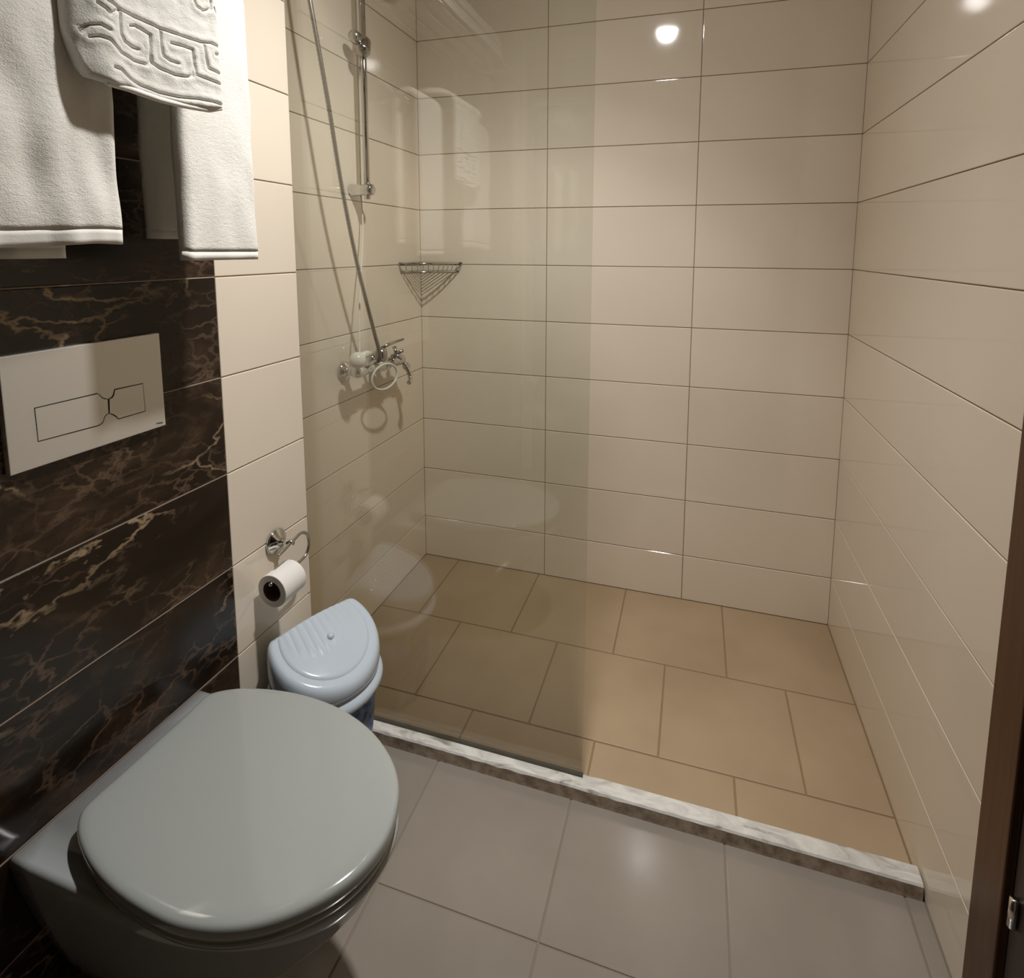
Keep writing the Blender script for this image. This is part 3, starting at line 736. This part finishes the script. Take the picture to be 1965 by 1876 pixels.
# ------------------------------------------------------------------ towels
def nz(*a): return noise.noise(Vector(a))
def draped(name, label, xb_, xf_, ztop, zb_back, zb_front, y0, y1, t, amp=0.003, seed=0.0, hem=0.016, ny=44, lower=None, mat_=None, back_y0=None, wave=0.0):
    """towel folded over the rail: back leg centre xb_, front leg centre xf_, thickness t"""
    root = tag(empty(name, ((xb_ + xf_) / 2, (y0 + y1) / 2, min(zb_back, zb_front))), label, 'towel', None)
    rad = (xf_ - xb_) / 2; xm = (xf_ + xb_) / 2; zc = ztop - t / 2 - rad
    cl = []
    nb = 60
    for k in range(nb): cl.append((xb_, zb_back + (zc - zb_back) * k / nb, 0, -1))
    for k in range(13):
        a = PI - PI * k / 12; cl.append((xm + rad * math.cos(a), zc + rad * math.sin(a), math.cos(a), 1))
    for k in range(1, nb + 1): cl.append((xf_, zc + (zb_front - zc) * k / nb, 0, 1))
    def surf(sel, tt, shrink=0.0, yr=(y0, y1)):
        bm = bmesh.new(); rings = []
        ya_, yb_ = yr
        for (x, z, _, s) in sel: pass
        m_ = len(sel)
        for j in range(ny + 1):
            v = j / ny; e = min(v, 1 - v) * (yb_ - ya_)
            y = ya_ + (yb_ - ya_) * v
            k_ = 1.0 if e > tt * 0.5 else math.sqrt(max(0.0, 1 - (1 - e / (tt * 0.5)) ** 2)) * 0.92 + 0.08
            ring_o, ring_i = [], []
            for i, (x, z, c, s) in enumerate(sel):
                a = sel[max(i - 1, 0)]; b = sel[min(i + 1, m_ - 1)]
                tx, tz = b[0] - a[0], b[1] - a[1]; l = math.hypot(tx, tz) or 1; nx, nz_ = -tz / l, tx / l
                ee = min(i, m_ - 1 - i); q = 1.0
                zz = z
                if lower and s == 1 and x >= xf_ - 1e-6: zz = z + lower(v) * max(0, (zc - z) / (zc - zb_front)) ** 3
                hang = max(0.0, min(1.0, (zc - z) / 0.25))
                w_ = hang * (amp * 2.2 * nz(y * 11 + seed, z * 5, seed) + amp * 1.2 * nz(y * 30, z * 13 + seed, seed + 4)) + wave * hang * math.sin(y * 60 + seed + z * 4)
                h = tt / 2 * k_ * q
                yy = y + hang * 0.004 * nz(z * 9, seed, 7)
                ring_o.append((x + w_ + nx * h, yy, zz + nz_ * h)); ring_i.append((x + w_ * 0.7 - nx * h, yy, zz - nz_ * h))
            rings.append(ring_o + ring_i[::-1])
        loft(bm, rings); return bm
    nh = max(1, int(round(hem / ((zc - zb_front) / nb)))); nh2 = max(1, int(round(hem / ((zc - zb_back) / nb))))
    M_ = mat_ or M_TERRY
    part(root, 'terry_cloth', surf(cl[nh2:len(cl) - nh], t), M_, True)
    part(root, 'hem', surf(cl[len(cl) - nh - 1:], t * 0.96), M_HEM, True)
    part(root, 'hem', surf(cl[:nh2 + 1], t * 0.96), M_HEM, True)
    return root
draped('bath_towel', 'white bath towel hanging nearest the beige tiles, right of the embossed mat', 0.199, 0.269, 1.830, 1.355, 1.318, -1.345, -1.187, 0.030, 0.0026, 3.1)
draped('bath_towel', 'creased white bath towel hanging at the left edge, above the flush plate', 0.180, 0.296, 1.834, 1.323, 1.343, -1.70, -1.468, 0.030, 0.0060, 8.4, hem=0.018, ny=60,
       lower=lambda v: -0.014 * max(0, 1 - v * 1.9) + 0.002 * math.sin(v * 9))

# ---- embossed bath mat: heightfield with a Greek-key border -------
def mat_towel():
    XF = 0.347; S_ = 5.78
    def yz(a, b):
        p = on_plane_x(120 + a / S_, b / S_, XF); return (p.y, p.z)
    L = [[(430, -80), (500, 0), (640, 100), (800, 180), (1000, 270), (1080, 310), (1300, 390), (1530, 470), (1640, 480), (1740, 525)],
         [(340, 405), (430, 400), (520, 440), (580, 510), (640, 580), (800, 670), (960, 718), (990, 690), (990, 560), (988, 385), (900, 330), (820, 285), (760, 285)],
         [(640, 105), (640, 250), (650, 380), (690, 460), (780, 520), (860, 545)],
         [(1000, 620), (1010, 700), (1100, 760), (1250, 830), (1380, 855), (1440, 840), (1452, 700), (1440, 550), (1350, 515), (1210, 475)],
         [(1095, 325), (1105, 500), (1130, 620), (1200, 670), (1290, 705)],
         [(1455, 640), (1480, 830), (1600, 880), (1765, 945)],
         [(1565, 495), (1585, 650), (1610, 760), (1700, 800), (1760, 830)],
         [(1750, 615), (1690, 600)],
         [(560, 745), (640, 770), (750, 870), (900, 950), (1100, 1030), (1300, 1080), (1500, 1100), (1650, 1130), (1790, 1175)],
         [(400, 25), (480, 90), (530, 150), (560, 130), (640, 105)],
         [(265, 320), (340, 270), (430, 270), (520, 330)],
         [(1440, -40), (1480, 70), (1560, 122), (1640, 100), (1640, 20), (1600, -60)], [(1680, 90), (1720, 180), (1760, 230)]]
    segs = []
    for pl in L:
        q = [yz(*p) for p in pl]
        segs += [(q[i], q[i + 1]) for i in range(len(q) - 1)]
    def groove(y, z):
        d = 9
        for (a, b) in segs:
            ax, ay = a; bx, by = b; dx, dy = bx - ax, by - ay; t_ = ((y - ax) * dx + (z - ay) * dy) / (dx * dx + dy * dy + 1e-12); t_ = min(1, max(0, t_))
            e = math.hypot(y - ax - dx * t_, z - ay - dy * t_)
            if e < d: d = e
        return d
    # bottom edge of the front leg, as z for a given y (traced at this plane)
    tr = [yz(310, 760), yz(360, 850), yz(470, 900), yz(600, 945), yz(760, 990), yz(900, 1040), yz(1100, 1110), yz(1300, 1160), yz(1500, 1200), yz(1650, 1225), yz(1790, 1200)]
    tr.sort()
    yl, yr = tr[0][0] - 0.012, tr[-1][0]
    def zbot(y):
        if y <= tr[0][0]: return tr[0][1] + (tr[0][0] - y) * 4
        for a, b in zip(tr, tr[1:]):
            if y <= b[0]: return a[1] + (b[1] - a[1]) * (y - a[0]) / (b[0] - a[0])
        return tr[-1][1]
    root = tag(empty('bath_mat', (0.30, (yl + yr) / 2, 1.56)), 'white bath mat with embossed Greek key border folded over the rail between the towels', 'bath mat')
    ny, nz_ = 190, 210; ztop = 1.832
    bm = bmesh.new(); F = []; Bk = []
    for j in range(ny + 1):
        y = yl + (yr - yl) * j / ny; zb = zbot(y); cf, cb = [], []
        e = min(y - yl, yr - y); edge = 1.0 if e > 0.012 else math.sqrt(max(0.0, 1 - (1 - e / 0.012) ** 2))
        le = max(0.0, 1 - (y - yl) / 0.05)
        for i in range(nz_ + 1):
            z = zb + (ztop - 0.030 - zb) * i / nz_
            hb = z - zb; eb = 1.0 if hb > 0.008 else math.sqrt(max(0.0, 1 - (1 - hb / 0.008) ** 2))
            puff = 0.0
            if z < 1.76:
                g = groove(y, z); puff = -0.0050 * math.exp(-(g / 0.0014) ** 2) + 0.0008 * math.exp(-((g - 0.006) / 0.004) ** 2)
            bulge = 0.010 * math.exp(-((y - yl - 0.035) / 0.03) ** 2) * math.exp(-max(0, hb) / 0.10) - 0.004 * math.sin((y - yl) * 22) * math.exp(-hb / 0.15)
            x = XF - 0.010 + bulge + (0.010 + puff + 0.0012 * nz(y * 60, z * 60, 1)) * (0.1 + 0.9 * min(edge, eb)) - le * le * 0.022
            cf.append((x, y, z)); cb.append((XF - 0.010 + bulge - 0.011 * min(edge, eb) - le * le * 0.022, y, z + 0.0))
        F.append(cf); Bk.append(cb)
    rings = [f + b[::-1] for f, b in zip(F, Bk)]
    loft(bm, rings)
    part(root, 'embossed_front', bm, M_TERRY2, True)
    # top fold and back leg
    bm = bmesh.new(); rings = []
    xb_, xf_ = 0.158, XF - 0.010; xm = (xb_ + xf_) / 2; rx = (xf_ - xb_) / 2; prof = []
    for k in range(17):
        a = PI * k / 16; prof.append((xm + rx * math.cos(a), 1.800 + 0.052 * math.sin(a) ** 0.8))
    for k in range(1, 12): prof.append((xb_, 1.800 - (1.800 - 1.622) * k / 11))
    for j in range(25):
        y = yl + 0.004 + (yr - yl - 0.006) * j / 24; o_, i_ = [], []
        for i, (x, z) in enumerate(prof):
            a = prof[max(i - 1, 0)]; b = prof[min(i + 1, len(prof) - 1)]; tx, tz = b[0] - a[0], b[1] - a[1]; l = math.hypot(tx, tz)
            nx, n_z = tz / l, -tx / l
            h = 0.007
            o_.append((x + nx * h, y, z + n_z * h)); i_.append((x - nx * h, y, z - n_z * h))
        rings.append(o_ + i_[::-1])
    loft(bm, rings)
    part(root, 'back_fold', bm, M_TERRY2, True)
    # rolled hem along the bottom edge
    pts = [(XF - 0.004, y, zbot(y) + 0.001) for y in [yl + 0.034 + (yr - yl - 0.036) * k / 60 for k in range(61)]]
    bm = bmesh.new(); tube(bm, pts, 0.0042, 10); part(root, 'hem', bm, M_HEM, True)
mat_towel()

# ---- folded towels on the shelf (seen in the glass) ---------------
def folded(z, label, y0, y1, x0, x1, t):
    root = tag(empty('folded_towel', ((x0 + x1) / 2, (y0 + y1) / 2, z)), label, 'towel', 'folded towels on the rack shelf')
    n = 3
    for k in range(n):
        h = t / n; zz = z + h * k
        bm = bmesh.new(); prof = []; sg = 12
        a0, a1 = x0 + 0.004 * k, x1 - 0.006 * k
        r_ = h * 0.46
        pr = [(a0 + r_ - r_ * math.sin(PI * q / sg), zz + h / 2 - r_ * math.cos(PI * q / sg)) for q in range(sg + 1)]
        pr += [(a1 - r_ + r_ * math.sin(PI * q / sg), zz + h / 2 + r_ * math.cos(PI * q / sg)) for q in range(sg + 1)]
        rings = []
        for j in range(21):
            v = j / 20; y = y0 + (y1 - y0) * v; e = min(v, 1 - v) * (y1 - y0); s = 1 if e > 0.008 else 0.75 + 0.25 * e / 0.008
            rings.append([(px + 0.003 * nz(y * 8, k, z * 9), y, zz + h / 2 + (pz - zz - h / 2) * s) for px, pz in pr])
        loft(bm, rings); part(root, 'fold_layer', bm, M_TERRY, True)
folded(2.0670, 'lowest white towel folded flat on the rack shelf, seen mirrored in the glass', -1.76, -1.20, 0.125, 0.352, 0.050)
folded(2.1175, 'upper white towel folded flat on top of the rack stack, seen mirrored in the glass', -1.75, -1.215, 0.130, 0.345, 0.046)
